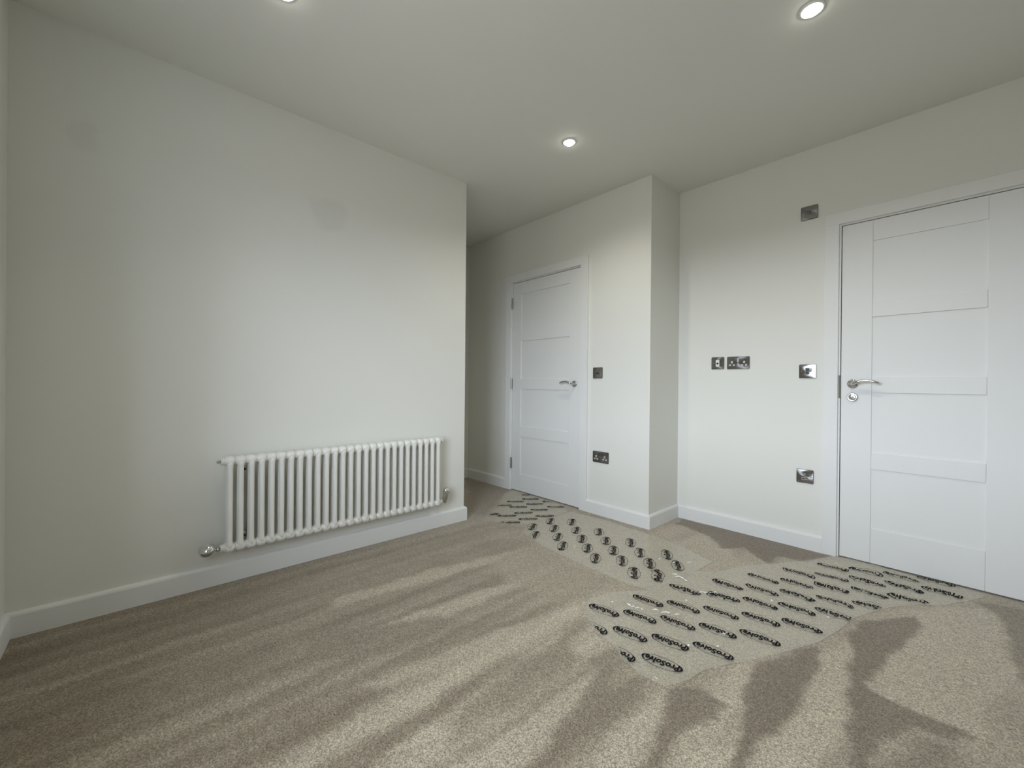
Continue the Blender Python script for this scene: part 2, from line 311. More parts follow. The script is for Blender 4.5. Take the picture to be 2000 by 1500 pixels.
def pile_and_shade_at(x, y):
    wx = x + 0.022 * noise.noise(Vector((x * 9, y * 9, 1.7))) + 0.010 * noise.noise(Vector((x * 31, y * 31, 4.1)))
    wy = y + 0.030 * noise.noise(Vector((x * 9, y * 9, 8.3))) + 0.010 * noise.noise(Vector((x * 31, y * 31, 9.1)))
    # vacuum strokes running away from the window over the left half
    st = (noise.noise(Vector((wx * 5.2, wy * 0.5, 0.3))) * 0.55 + noise.noise(Vector((wx * 10.5, wy * 0.55, 5.0))) * 1.35 + noise.noise(Vector((wx * 23.0, wy * 0.9, 2.0))) * 0.65) * (1 - 0.40 * smooth((-1.3 - x) / 0.6))
    fade = smooth((0.9 - wx - 0.9) / 0.5 + 0.2) * smooth((2.05 - wy) / 0.35)
    v = st * (0.25 + 0.65 * fade) + 0.55 * noise.noise(Vector((wx * 3.4, wy * 3.4, 7.7))) * (1 - 0.6 * fade) + 0.12 * noise.noise(Vector((wx * 14, wy * 14, 2.2)))
    v += 0.30 * smooth((x + 1.8) / 0.5) * smooth((y - 0.9) / 0.6)
    v -= 0.75 * smooth((-1.10 - x) / 0.7) * smooth((2.3 - y) / 0.8) * (0.55 + 0.45 * smooth((1.6 - y) / 1.0))          # fall-off of light towards the radiator wall, painted into the carpet tone
    for (val, fe, P_), bb in zip(PILE, BB):
        if bb[0] < wx < bb[1] and bb[2] < wy < bb[3]:
            ins = pip(wx, wy, P_); d = seg_d(wx, wy, P_)
            k = smooth(0.5 + (d if ins else -d) / (2 * fe + 0.008))
            v = v * (1 - 0.8 * k) + val * k
    return v
verts = []; vals = []
for y in ys:
    for x in xs:
        verts.append((x, y, 0.0)); vals.append(pile_and_shade_at(x, y) if -3.7 < x < 0.9 and y > Y0 - 0.05 else 0.0)
nx = len(xs); faces = [(j * nx + i, j * nx + i + 1, (j + 1) * nx + i + 1, (j + 1) * nx + i) for j in range(len(ys) - 1) for i in range(nx - 1)]
me = bpy.data.meshes.new('floor'); me.from_pydata(verts, [], faces)
at = me.attributes.new('pile_and_shade', 'FLOAT', 'POINT'); at.data.foreach_set('value', np.array(vals, dtype=np.float32))
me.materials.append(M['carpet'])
struct(bpy.data.objects.new('floor', me)); COL.objects.link(bpy.data.objects['floor'])

# skirting boards with a rounded top edge
SK, SH = 0.018, 0.100
def skirting(name, p0, p1, n, e0=0.0, e1=0.0):
    """p0->p1 along the wall foot, n = direction into the room; e0/e1 extend the ends for outer corners"""
    p0 = Vector((*p0, 0)); p1 = Vector((*p1, 0)); n = Vector((*n, 0)); d = (p1 - p0).normalized()
    prof = [(0, 0), (SK, 0), (SK, SH - 0.014), (SK - 0.002, SH - 0.008), (SK - 0.006, SH - 0.003), (SK - 0.010, SH), (0, SH)]
    bm = bmesh.new(); rs = []
    for base, e_, s in ((p0, e0, -1), (p1, e1, 1)):
        rs.append([bm.verts.new(base + n * a + Vector((0, 0, z)) + d * s * (a * e_)) for a, z in prof])
    for k in range(len(prof)):
        k2 = (k + 1) % len(prof); bm.faces.new((rs[0][k], rs[0][k2], rs[1][k2], rs[1][k]))
    bm.faces.new(rs[0]); bm.faces.new(rs[1][::-1])
    return struct(obj(name, bm, 'wood'))
AW = 0.070; RV = 0.009
A2L, A2R, A3L, A3R = D2L - G - RV - AW, D2R + G + RV + AW, D3L - G - RV - AW, D3R + G + RV + AW
skirting('baseboard_left', (XL, Y0), (XL, YC), (1, 0), -1, 1)
skirting('baseboard_left_end', (XL, YC), (XF, YC), (0, 1), 1, -1)
skirting('baseboard_passage', (XF, YC), (XF, Y1), (1, 0), -1, -1)
skirting('baseboard_back_left', (XF, Y1), (A2L, Y1), (0, -1), -1, 0)
skirting('baseboard_back', (A2R, Y1), (X1, Y1), (0, -1), 0, 1)
skirting('baseboard_alcove_side', (X1, Y1), (X1, Y2), (1, 0), 1, -1)
skirting('baseboard_right_back', (X1, Y2), (A3L, Y2), (0, -1), -1, 0)
skirting('baseboard_right', (A3R, Y2), (XR, Y2), (0, -1), 0, -1)
skirting('baseboard_window', (XL, Y0), (XR, Y0), (0, 1), -1, -1)

# ------------------------------------------------------------------ doors (leaf flush with the room side of the wall)
def build_door(name, xl, xr, y, stile_l, stile_r, zs, hinge_left):
    yF = y + 0.001                                     # front of leaf
    lin = bmesh.new()
    box(lin, xl - G - LN, xl - G, y + 0.0, y + T, 0, ZD + G + LN); box(lin, xr + G, xr + G + LN, y, y + T, 0, ZD + G + LN); box(lin, xl - G, xr + G, y, y + T, ZD + G, ZD + G + LN)
    # door stops behind the leaf
    box(lin, xl - G, xl + 0.012, y + 0.047, y + T, 0, ZD + G); box(lin, xr - 0.012, xr + G, y + 0.047, y + T, 0, ZD + G); box(lin, xl + 0.012, xr - 0.012, y + 0.047, y + T, ZD - 0.012, ZD + G)
    d = struct(obj(name, lin, 'wood'))
    # architrave
    for a, b_, z0, z1, nm in ((xl - G - RV - AW, xl - G - RV, 0, ZD + G + RV, 0), (xr + G + RV, xr + G + RV + AW, 0, ZD + G + RV, 1), (xl - G - RV - AW, xr + G + RV + AW, ZD + G + RV, ZD + G + RV + AW, 2)):
        obj('architrave', mkbox(a, b_, y - 0.018, y, z0, z1, bev=0.0015), 'wood', d)
    leaf = obj('door_leaf', mkbox(xl + 0.01, xr - 0.01, yF + 0.012, yF + 0.034, 0.012, ZD - 0.004), 'wood', d)
    B = 0.0016
    obj('stile', mkbox(xl, xl + stile_l, yF, yF + 0.044, 0.008, ZD, bev=B), 'wood', leaf)
    obj('stile', mkbox(xr - stile_r, xr, yF, yF + 0.044, 0.008, ZD, bev=B), 'wood', leaf)
    a, b_ = xl + stile_l, xr - stile_r
    rails = [(zs[0], ZD)] + [(zs[2 * k], zs[2 * k - 1]) for k in range(1, 4)] + [(0.008, zs[7])]
    for z0, z1 in rails: obj('rail', mkbox(a + 0.0004, b_ - 0.0004, yF, yF + 0.044, z0, z1, bev=B), 'wood', leaf)
    for k in range(4):
        z1, z0 = zs[2 * k], zs[2 * k + 1]
        obj('panel', mkbox(a - 0.004, b_ + 0.004, yF + 0.0075, yF + 0.013, z0 - 0.004, z1 + 0.004), 'wood', leaf)
    return d, leaf
door_1, leaf1 = build_door('door_1', D2L, D2R, Y1, 0.114, 0.116, [1.874, 1.528, 1.427, 1.0685, 0.9725, 0.622, 0.523, 0.168], True)
door_2, leaf2 = build_door('door_2', D3L, D3R, Y2, 0.140, 0.182, [1.867, 1.516, 1.427, 1.080, 0.989, 0.6435, 0.5495, 0.207], False)
# dark sheets standing for the shade in the gaps under and round the leaves
for nm, a, b_, y in (('gap_shade_1', D2L - G, D2R + G, Y1 + T), ('gap_shade_2', D3L - G, D3R + G, Y2 + T)):
    struct(obj(nm, mkbox(a, b_, y + 0.004, y + 0.02, 0, ZD + G), 'gap'))
# hinges of the far door
for z in (1.795, 1.022, 0.258):
    bm = bmesh.new(); box(bm, D2L - 0.020, D2L - 0.0015, Y1 - 0.0025, Y1 + 0.002, z - 0.052, z + 0.052)
    h = obj('hinge', bm, 'hinge', door_1)
    bm = bmesh.new()
    for k in range(5): cyl(bm, (D2L - 0.003, Y1 - 0.006, z - 0.052 + k * 0.0208 + 0.0006), (D2L - 0.003, Y1 - 0.006, z - 0.052 + (k + 1) * 0.0208 - 0.0006), 0.0060, seg=12)
    obj('hinge_knuckle', bm, 'hinge', h)
obj('strike_plate', mkbox(D2R + 0.0005, D2R + G + 0.002, Y1 - 0.001, Y1 + 0.03, 1.022, 1.086), 'strike', door_1)
bm = mkbox(D3L - G - 0.0066, D3L - 0.0012, Y2 - 0.0015, Y2 + 0.03, 0.953, 1.091)
obj('strike_plate', bm, 'strike', door_2)

def lever(door, x, y, z, sgn):
    """rose on the leaf + lever that springs out and sweeps sideways in an S-curve"""
    prof = [(0.0265, 0), (0.0265, 0.003), (0.0258, 0.0055), (0.0235, 0.0075), (0.019, 0.0085), (0.0165, 0.0095), (0.013, 0.0105), (0.0, 0.0105)]
    r = obj('door_handle', lathe(bmesh.new(), prof, (x, y, z), (0, -1, 0), 36), 'chrome', door, smooth=True)
    pts = []; rad = []
    ctl = [(0, 0.008, 0, .0095), (0, 0.022, 0, .0090), (0.003, 0.036, 0.002, .0092), (0.012, 0.047, 0.006, .0095), (0.026, 0.052, 0.0115, .0085), (0.042, 0.053, 0.0165, .0075), (0.060, 0.052, 0.019, .0072), (0.078, 0.051, 0.018, .0074), (0.095, 0.050, 0.0145, .0076), (0.110, 0.049, 0.0095, .0075), (0.120, 0.0485, 0.0055, .0062), (0.1245, 0.048, 0.0035, .0035), (0.1258, 0.048, 0.003, .0008)]
    for dx, dy, dz, rr in ctl: pts.append((x + sgn * dx, y - dy, z + dz)); rad.append(rr)
    bm = bmesh.new(); sweep(bm, pts, [q * 1.3 for q in rad], 18, 0.8)
    l = obj('lever', bm, 'chrome', r, smooth=True)
    s = l.modifiers.new('sub', 'SUBSURF'); s.levels = 1; s.render_levels = 2
    return r
lever(door_1, -2.207, Y1 + 0.001, 1.026, -1)
lever(door_2, -0.468, Y2 + 0.001, 1.040, 1)
prof = [(0.0265, 0), (0.0265, 0.003), (0.0255, 0.006), (0.023, 0.008), (0.0195, 0.0085), (0.0185, 0.0072), (0.0165, 0.0072), (0.0155, 0.009), (0.012, 0.0095), (0.0, 0.0095)]
esc = obj('escutcheon', lathe(bmesh.new(), prof, (-0.468, Y2 + 0.001, 0.961), (0, -1, 0), 36), 'chrome', door_2, smooth=True)
bm = bmesh.new(); lathe(bm, [(0.0075, 0), (0.0075, 0.009), (0.0062, 0.012), (0.0, 0.012)], (-0.468, Y2 - 0.008, 0.961), (0, -1, 0), 24)
obj('lock_turn', bm, 'chrome', esc, smooth=True)
obj('keyhole', mkbox(-0.4695, -0.4665, Y2 - 0.0207, Y2 - 0.0198, 0.953, 0.961), 'black', esc)

# ------------------------------------------------------------------ wall plates
def plate(name, x, y, z, w_, h_, label, cat, group=None):
    bm = bmesh.new(); box(bm, -w_ / 2, w_ / 2, -0.0055, 0.0, -h_ / 2, h_ / 2)
    es = [e_ for e_ in bm.edges if abs(e_.verts[0].co.y - e_.verts[1].co.y) > 0.004]
    bmesh.ops.bevel(bm, geom=es, offset=0.003, segments=3, affect='EDGES')
    root = tag(obj(name, bm, 'steel_edge', loc=(x, y, z)), label, cat, group)
    # slightly domed face
    bm = bmesh.new(); n = 14; g = []
    for j in range(n + 1):
        row = []
        for i in range(n + 1):
            u, v = -1 + 2 * i / n, -1 + 2 * j / n
            row.append(bm.verts.new((u * (w_ / 2 - 0.0018), -0.0056 - 0.0016 * (1 - u ** 4) * (1 - v ** 4), v * (h_ / 2 - 0.0018))))
        g.append(row)
    for j in range(n):
        for i in range(n): bm.faces.new((g[j][i], g[j][i + 1], g[j + 1][i + 1], g[j + 1][i]))
    bm.normal_update()
    f = obj('face_plate', bm, 'steel', root, smooth=True)
    if f.data.polygons[0].normal.y > 0: f.data.flip_normals()
    return root
def pb(root, name, x0, x1, z0, z1, m, d0=0.0065, d1=0.0085, bev=0.0006): return obj(name, mkbox(x0, x1, -d1, -d0, z0, z1, bev=bev), m, root)
def screws(root, w_):
    for sx in (-1, 1):
        bm = cyl(bmesh.new(), (sx * (w_ / 2 - 0.0125), -0.006, 0), (sx * (w_ / 2 - 0.0125), -0.0078, 0), 0.0036, 0.0030, seg=16)
        s = obj('screw', bm, 'chrome', root)
        obj('screw_slot', mkbox(sx * (w_ / 2 - 0.0125) - 0.0028, sx * (w_ / 2 - 0.0125) + 0.0028, -0.0081, -0.0078, -0.0005, 0.0005), 'black', s)
def double_socket(x, y, z, label, grp):
    r = plate('double_socket', x, y, z, 0.146, 0.087, label, 'power socket', grp)
    for sx in (-0.040, 0.040):
        b_ = 0.002
        for nm, cx, cz, hw, hh in (('earth_slot', 0, 0.004, 0.0055, 0.0075), ('live_slot', 0.0125, -0.0155, 0.0062, 0.0052), ('neutral_slot', -0.0125, -0.0155, 0.0062, 0.0052)):
            s = pb(r, nm, sx + cx - hw, sx + cx + hw, cz - hh, cz + hh, 'white_plastic', 0.0068, 0.0082, 0.0004)
            pb(s, 'shutter', sx + cx - hw * 0.45, sx + cx + hw * 0.45, cz - hh * 0.42, cz + hh * 0.42, 'black' if nm == 'earth_slot' else 'steel_edge', 0.0082, 0.0084, 0)
    for sx in (-0.0125, 0.0125):
        pb(r, 'rocker', sx - 0.0065, sx + 0.0065, 0.011, 0.031, 'dark_chrome', 0.0068, 0.0105, 0.0015)
    return r
SG = 'brushed steel double power sockets'
double_socket(-1.9385, Y1 - 0.0003, 0.453, 'dark steel double power socket low on the wall beside the hinged far door', None)
double_socket(-1.096, Y2 - 0.0003, 1.184, 'brushed steel double power socket at mid height in the alcove, right of the aerial socket', None)
r = plate('aerial_socket', -1.233, Y2 - 0.0003, 1.185, 0.087, 0.087, 'brushed steel aerial socket with white insert and round black hole, left of the double socket', 'aerial socket')
s = pb(r, 'white_insert', -0.0125, 0.0125, -0.0255, 0.0225, 'white_plastic')
cyl_b = cyl(bmesh.new(), (0, -0.0085, -0.003), (0, -0.0115, -0.003), 0.0072, 0.0066, seg=20); obj('connector_hole', cyl_b, 'black', s); screws(r, 0.087)
r = plate('data_socket', -0.690, Y2 - 0.0003, 1.1175, 0.090, 0.087, 'brushed steel data socket with two stacked black openings, left of the near door handle', 'data socket')
s = pb(r, 'module', -0.0105, 0.0105, -0.0205, 0.0205, 'steel_edge')
pb(s, 'upper_opening', -0.0070, 0.0078, 0.0020, 0.0170, 'black', 0.0085, 0.0089, 0); pb(s, 'lower_opening', -0.0078, 0.0070, -0.0170, -0.0020, 'black', 0.0085, 0.0089, 0); screws(r, 0.090)
r = plate('isolator_switch', -0.6885, Y2 - 0.0003, 2.1155, 0.089, 0.085, 'brushed steel isolator switch plate high on the wall, level with the door head', 'switch')
pb(r, 'rocker', -0.0105, 0.0105, -0.0115, 0.0115, 'dark_chrome', 0.0068, 0.0105, 0.0015); pb(r, 'indicator', -0.0215, -0.0195, -0.020, 0.020, 'steel_edge', 0.0068, 0.0078, 0); screws(r, 0.089)
r = plate('fused_connection_unit', -0.698, Y2 - 0.0003, 0.4545, 0.090, 0.085, 'shiny brushed steel fused connection unit low on the wall beside the near door frame', 'fused spur')
pb(r, 'rocker', -0.0065, 0.0065, 0.006, 0.019, 'chrome', 0.0068, 0.0105, 0.0018)
s = pb(r, 'fuse_carrier', -0.0185, 0.0165, -0.0235, -0.0035, 'chrome', 0.0068, 0.0092, 0.001)
pb(s, 'fuse_slot', -0.0150, 0.0, -0.0165, -0.0115, 'black', 0.0092, 0.0095, 0); pb(s, 'fuse_slot', 0.0020, 0.0135, -0.0125, -0.0075, 'black', 0.0092, 0.0095, 0); screws(r, 0.090)
r = plate('light_switch', -1.973, Y1 - 0.0003, 1.114, 0.088, 0.087, 'dark steel toggle light switch at handle height just right of the far door frame', 'light switch')
bm = cyl(bmesh.new(), (0.002, -0.0068, -0.001), (0.002, -0.010, -0.001), 0.0065, 0.0060, seg=18); t_ = obj('toggle_collar', bm, 'dark_chrome', r)
bm = bmesh.new(); sweep(bm, [(0.002, -0.0095, -0.001), (0.002, -0.014, -0.004), (0.002, -0.019, -0.008), (0.002, -0.020, -0.009)], [0.0028, 0.0034, 0.0044, 0.001], 12, side=Vector((1, 0, 0))); obj('toggle', bm, 'black', t_, smooth=True); screws(r, 0.088)

# ------------------------------------------------------------------ column radiator
rad = bpy.data.objects.new('column_radiator', None); COL.objects.link(rad); rad.location = (XL, 0.97, 0.17)
tag(rad, 'white two-column radiator with chrome valves mounted on the left wall above the skirting board', 'radiator')
PITCH = (1.57 - 0.366) / 26; RZ0, RZ1 = 0.172, 0.650
XB, XFt = 0.052, 0.092
bm = bmesh.new()
def head(bm, zc, up_):
    # lozenge head joining the two tubes: superellipse cross-section in X-Z swept over Y
    rings = []; W = PITCH / 2 - 0.0006
    for t, s_ in ((-W, 0.80), (-W * 0.90, 0.86), (-W * 0.80, 0.78), (-W * 0.66, 0.92), (-W * 0.4, 0.985), (0, 1.0), (W * 0.4, 0.985), (W * 0.66, 0.92), (W * 0.80, 0.78), (W * 0.90, 0.86), (W, 0.80)):
        ring = []
        for k in range(24):
            a = 2 * math.pi * k / 24; c, s2 = math.cos(a), math.sin(a)
            hx = 0.0335 if s_ > .9 else 0.0300
            ring.append(bm.verts.new(((XB + XFt) / 2 + hx * s_ * math.copysign(abs(c) ** 0.8, c), t, zc + 0.0235 * s_ * math.copysign(abs(s2) ** 0.85, s2))))
        rings.append(ring)
    for a, b_ in zip(rings, rings[1:]):
        for k in range(24): bm.faces.new((a[k], a[(k + 1) % 24], b_[(k + 1) % 24], b_[k]))
    bm.faces.new(rings[0][::-1]); bm.faces.new(rings[-1])
head(bm, RZ1 - 0.0245, 1); head(bm, RZ0 + 0.0245, -1)
for xx in (XB, XFt):
    lathe(bm, [(0.0125, RZ0 + 0.02), (0.0150, RZ0 + 0.040), (0.0132, RZ0 + 0.052), (0.0125, RZ0 + 0.060), (0.0125, RZ1 - 0.060), (0.0132, RZ1 - 0.052), (0.0150, RZ1 - 0.040), (0.0125, RZ1 - 0.02)], (xx, 0, 0), (0, 0, 1), 20)
first = obj('column', bm, 'radiator', rad, smooth=True)
first.location = (0, 0.366 - 0.97, -0.17)
for k in range(1, 27):
    c = first.copy(); COL.objects.link(c); c.parent = rad; c.location = (0, 0.366 + k * PITCH - 0.97, -0.17)
def rp(name, bm, m, parent=None, smooth=True):
    """build in room coordinates then hang under the radiator"""
    bmesh.ops.translate(bm, verts=bm.verts[:], vec=(-XL, -0.97, -0.17))
    return obj(name, bm, m, parent or rad, smooth=smooth)
yl = 0.366 - PITCH / 2; yr = 1.57 + PITCH / 2; xc = XL + (XB + XFt) / 2
for y_, s_, z_ in ((yl, -1, RZ1 - .0245), (yr, 1, RZ1 - .0245), (yl, -1, RZ0 + .0245), (yr, 1, RZ0 + .0245)):
    rp('end_boss', lathe(bmesh.new(), [(0.0165, -0.001), (0.0185, 0.001), (0.0185, 0.006), (0.0150, 0.0075), (0.0150, 0.009), (0.0190, 0.010), (0.0190, 0.0125), (0.0165, 0.014), (0, 0.014)], (xc, y_, z_), (0, s_, 0), 24), 'radiator')
rp('air_vent', lathe(bmesh.new(), [(0.005, 0), (0.005, 0.005), (0.0085, 0.006), (0.0085, 0.013), (0.0050, 0.0145), (0.0050, 0.017), (0, 0.017)], (xc, yl - 0.014, RZ1 - .0245), (0, -1, 0), 20), 'chrome')
# left valve: round chrome wheel head standing off the tail piece
zv = RZ0 + .0245
tail = rp('radiator_valve', lathe(bmesh.new(), [(0.0070, 0), (0.0070, 0.004), (0.0115, 0.005), (0.0115, 0.013), (0.0080, 0.0145), (0.0080, 0.021), (0.0120, 0.022), (0.0120, 0.030), (0.0095, 0.033), (0.0095, 0.050), (0, 0.050)], (xc, yl - 0.014, zv), (0, -1, 0), 22), 'chrome')
yv = yl - 0.060
rp('valve_body', lathe(bmesh.new(), [(0.0, -0.024), (0.010, -0.024), (0.012, -0.020), (0.012, -0.010), (0.013, 0.0), (0.013, 0.012), (0.0, 0.012)], (xc, yv, zv), (0.0, 0, 1), 22), 'chrome', tail)
rp('wheel_head', lathe(bmesh.new(), [(0.0, 0.002), (0.012, 0.002), (0.0270, 0.006), (0.0340, 0.015), (0.0345, 0.025), (0.0320, 0.035), (0.0260, 0.043), (0.015, 0.048), (0.0, 0.0495)], (xc - 0.004, yv - 0.002, zv - 0.006), (0.62, -0.25, 0.74), 32), 'chrome', tail)
rp('wall_pipe', lathe(bmesh.new(), [(0.0, 0), (0.0075, 0), (0.0075, xc - XL - 0.010), (0, xc - XL - 0.010)], (XL + 0.0005, yv, zv - 0.012), (1, 0, 0), 16), 'chrome', tail)
# right valve: slim upright lockshield
tail2 = rp('radiator_valve', lathe(bmesh.new(), [(0.0070, 0), (0.0070, 0.004), (0.0115, 0.005), (0.0115, 0.012), (0.0080, 0.0135), (0.0080, 0.036), (0, 0.036)], (xc, yr + 0.014, zv), (0, 1, 0), 22), 'chrome')
yv2 = yr + 0.047
rp('lockshield', lathe(bmesh.new(), [(0.0, -0.014), (0.012, -0.013), (0.0155, -0.004), (0.0140, 0.008), (0.0195, 0.013), (0.0200, 0.052), (0.0215, 0.058), (0.0215, 0.076), (0.0180, 0.088), (0.010, 0.094), (0, 0.095)], (xc, yv2, zv), (0.05, 0.12, 1), 26), 'chrome', tail2)
rp('wall_pipe', lathe(bmesh.new(), [(0.0, 0), (0.0075, 0), (0.0075, xc - XL - 0.010), (0, xc - XL - 0.010)], (XL + 0.0005, yv2, zv - 0.004), (1, 0, 0), 16), 'chrome', tail2)
for y_ in (0.4355, 1.5005):
    for z_ in (0.575, 0.235):
        b_ = rp('wall_bracket', mkbox(XL + 0.0004, XL + 0.036, y_ - 0.012, y_ + 0.012, z_ - 0.017, z_ + 0.017, bev=0.002), 'chrome', smooth=False)
        rp('bracket_screw', cyl(bmesh.new(), (XL + 0.0362, y_, z_ - 0.004), (XL + 0.041, y_, z_ - 0.004), 0.007, seg=16), 'black', b_, smooth=False)

# ------------------------------------------------------------------ ceiling downlights
LAMPS = [(-0.432, 1.992, 'round white recessed downlight in the ceiling nearest the panelled door on the right', (27.0, 150)),
         (-1.669, 1.996, 'round white recessed downlight in the middle of the ceiling above the corner of the passage', (22.0, 150)),
         (-1.772, 0.425, 'round white recessed downlight at the top edge above the radiator wall', (9.0, 100))]
for x, y, lab, (pw, ang) in LAMPS:
    t = bpy.data.objects.new('downlight', None); COL.objects.link(t); t.location = (x, y, H)
    tag(t, lab, 'ceiling light', 'recessed downlights')
    obj('bezel', lathe(bmesh.new(), [(0.030, 0.0), (0.043, 0.0), (0.043, 0.002), (0.041, 0.005), (0.036, 0.0065), (0.031, 0.0060), (0.030, 0.004)], (0, 0, 0), (0, 0, -1), 40), 'bezel', t, smooth=True)
    obj('bulb', lathe(bmesh.new(), [(0.0, 0.0042), (0.030, 0.0042), (0.0295, 0.009), (0.024, 0.014), (0.013, 0.0175), (0.0, 0.0185)], (0, 0, 0), (0, 0, -1), 32), 'glow', t, smooth=True)
    ld = bpy.data.lights.new('bulb_light', 'SPOT'); ld.energy = pw; ld.color = LAMP_COL; ld.spot_size = math.radians(ang); ld.spot_blend = 1.0; ld.shadow_soft_size = 0.028
    lo = bpy.data.objects.new('bulb_light', ld); COL.objects.link(lo); lo.parent = t; lo.location = (0, 0, -0.045)

# ------------------------------------------------------------------ clear film laid over the carpet, printed all over
def film_z(x, y):
    n1 = noise.noise(Vector((x * 7 + 3, y * 16, 0.5))); n2 = noise.noise(Vector((x * 22, y * 30, 3.5)))
    far = smooth((y - 2.35) / 0.5)
    z = 0.0065 + (0.0016 + 0.0045 * far) * (n1 + 0.6 * n2)
    ridge = 1 - abs(noise.noise(Vector((x * 5, y * 9, 9.5)))) * 9
    if ridge > 0: z += 0.0035 * ridge * (0.35 + far)
    # pulled-up fold between the two larger sheets
    d = abs((y - 2.245) - 0.35 * (x + 1.0)); k = max(0, 1 - d / 0.045) * max(0, 1 - abs(x + 0.93) / 0.30)
    z += 0.011 * smooth(k) * (0.7 + 0.6 * noise.noise(Vector((x * 40, y * 40, 0))))
    return max(0.0025, z)
def nearest_on(x, y, poly):
    best = (9, x, y)
    for i in range(len(poly)):
        ax, ay = poly[i]; bx, by = poly[(i + 1) % len(poly)]
        dx, dy = bx - ax, by - ay; L = dx * dx + dy * dy or 1e-9
        t = max(0, min(1, ((x - ax) * dx + (y - ay) * dy) / L)); q = math.hypot(ax + t * dx - x, ay + t * dy - y)
        if q < best[0]: best = (q, ax + t * dx, ay + t * dy)
    return best
def rough_edge(poly, amp=0.010):
    out_ = []
    for i in range(len(poly)):
        a = Vector(poly[i]); b_ = Vector(poly[(i + 1) % len(poly)]); n = max(1, int((b_ - a).length / 0.02)); nn = Vector((-(b_ - a).y, (b_ - a).x)).normalized()
        for k in range(n):
            p = a.lerp(b_, k / n); j = noise.noise(Vector((p.x * 18, p.y * 18, 5))) * amp if k else 0
            out_.append((p.x + j * 0.8, p.y + j * 0.6))
    return out_
def limit(p):   # stay clear of skirting and walls, run under the door leaves
    x, y = p
    lim = Y2 + 0.03 if x > D3L + 0.002 else Y2 - SK - 0.004
    if x < X1 + 0.02: lim = (Y1 + 0.03 if D2L < x < D2R else Y1 - SK - 0.004)
    return (x, min(y, lim))
def make_film(name, poly, label, lift=0.0):
    P_ = [limit(p) for p in rough_edge(poly)]
    st = 0.011; x0 = min(p[0] for p in P_); x1 = max(p[0] for p in P_); y0 = min(p[1] for p in P_); y1 = max(p[1] for p in P_)
    nx_, ny_ = int((x1 - x0) / st) + 2, int((y1 - y0) / st) + 2
    ins = [[pip(x0 + i * st, y0 + j * st, P_) for i in range(nx_)] for j in range(ny_)]
    bm = bmesh.new(); V = {}
    def vert(i, j):
        if (i, j) not in V:
            x, y = x0 + i * st, y0 + j * st
            if not ins[j][i]: _, x, y = nearest_on(x, y, P_)
            dz = min(1.0, nearest_on(x, y, P_)[0] / 0.02) if ins[j][i] else 0.0
            V[(i, j)] = bm.verts.new((x, y, 0.0018 + (film_z(x, y) + lift - 0.0018) * (0.35 + 0.65 * dz)))
        return V[(i, j)]
    for j in range(ny_ - 1):
        for i in range(nx_ - 1):
            if sum((ins[j][i], ins[j][i + 1], ins[j + 1][i], ins[j + 1][i + 1])) >= 1:
                try: bm.faces.new((vert(i, j), vert(i + 1, j), vert(i + 1, j + 1), vert(i, j + 1)))
                except ValueError: pass
    bmesh.ops.dissolve_degenerate(bm, edges=bm.edges[:], dist=1e-5)
    o = obj(name, bm, 'film', smooth=True)
    if sum(p.normal.z for p in o.data.polygons) < 0: o.data.flip_normals()
    o['label'] = label; o['category'] = 'floor film'; o['group'] = 'clear carpet protection film'
    return o, P_

# printed badge: wide oval ring, heavy at both ends, with the word set in it
cu = bpy.data.curves.new('word', 'FONT'); cu.body = 'ProSolve'; cu.size = 1.0; cu.align_x = 'CENTER'; cu.align_y = 'CENTER'; cu.resolution_u = 3; cu.offset = 0.040; cu.space_character = 1.04
to = bpy.data.objects.new('word', cu); COL.objects.link(to)
dg = bpy.context.evaluated_depsgraph_get(); tm = to.evaluated_get(dg).to_mesh()
tv = [v.co.copy() for v in tm.vertices]; tf = [tuple(p.vertices) for p in tm.polygons]
to.evaluated_get(dg).to_mesh_clear(); bpy.data.objects.remove(to); bpy.data.curves.remove(cu)
minx, maxx = min(v.x for v in tv), max(v.x for v in tv); miny, maxy = min(v.y for v in tv), max(v.y for v in tv)
sx = 0.122 / (maxx - minx); sy = 0.0345 / (maxy - miny)
LV = [((v.x - (minx + maxx) / 2) * sx, (v.y - (miny + maxy) / 2) * sy) for v in tv]; LF = list(tf)
n = 44; b0 = len(LV); EA, EB = 0.0735, 0.0325
for k in range(n):
    a = 2 * math.pi * k / n; c, s_ = math.cos(a), math.sin(a); th = 0.0019 + 0.0056 * abs(c) ** 5
    LV.append((EA * c, EB * s_)); LV.append(((EA - th) * c, (EB - th) * s_))
for k in range(n): k2 = (k + 1) % n; LF.append((b0 + 2 * k, b0 + 2 * k2, b0 + 2 * k2 + 1, b0 + 2 * k + 1))
b0 = len(LV)                                              # flourish from the v up to the ring
LV += [(0.0330, 0.000), (0.0372, -0.001), (0.0520, 0.0215), (0.0495, 0.0228)]; LF.append((b0, b0 + 1, b0 + 2, b0 + 3))
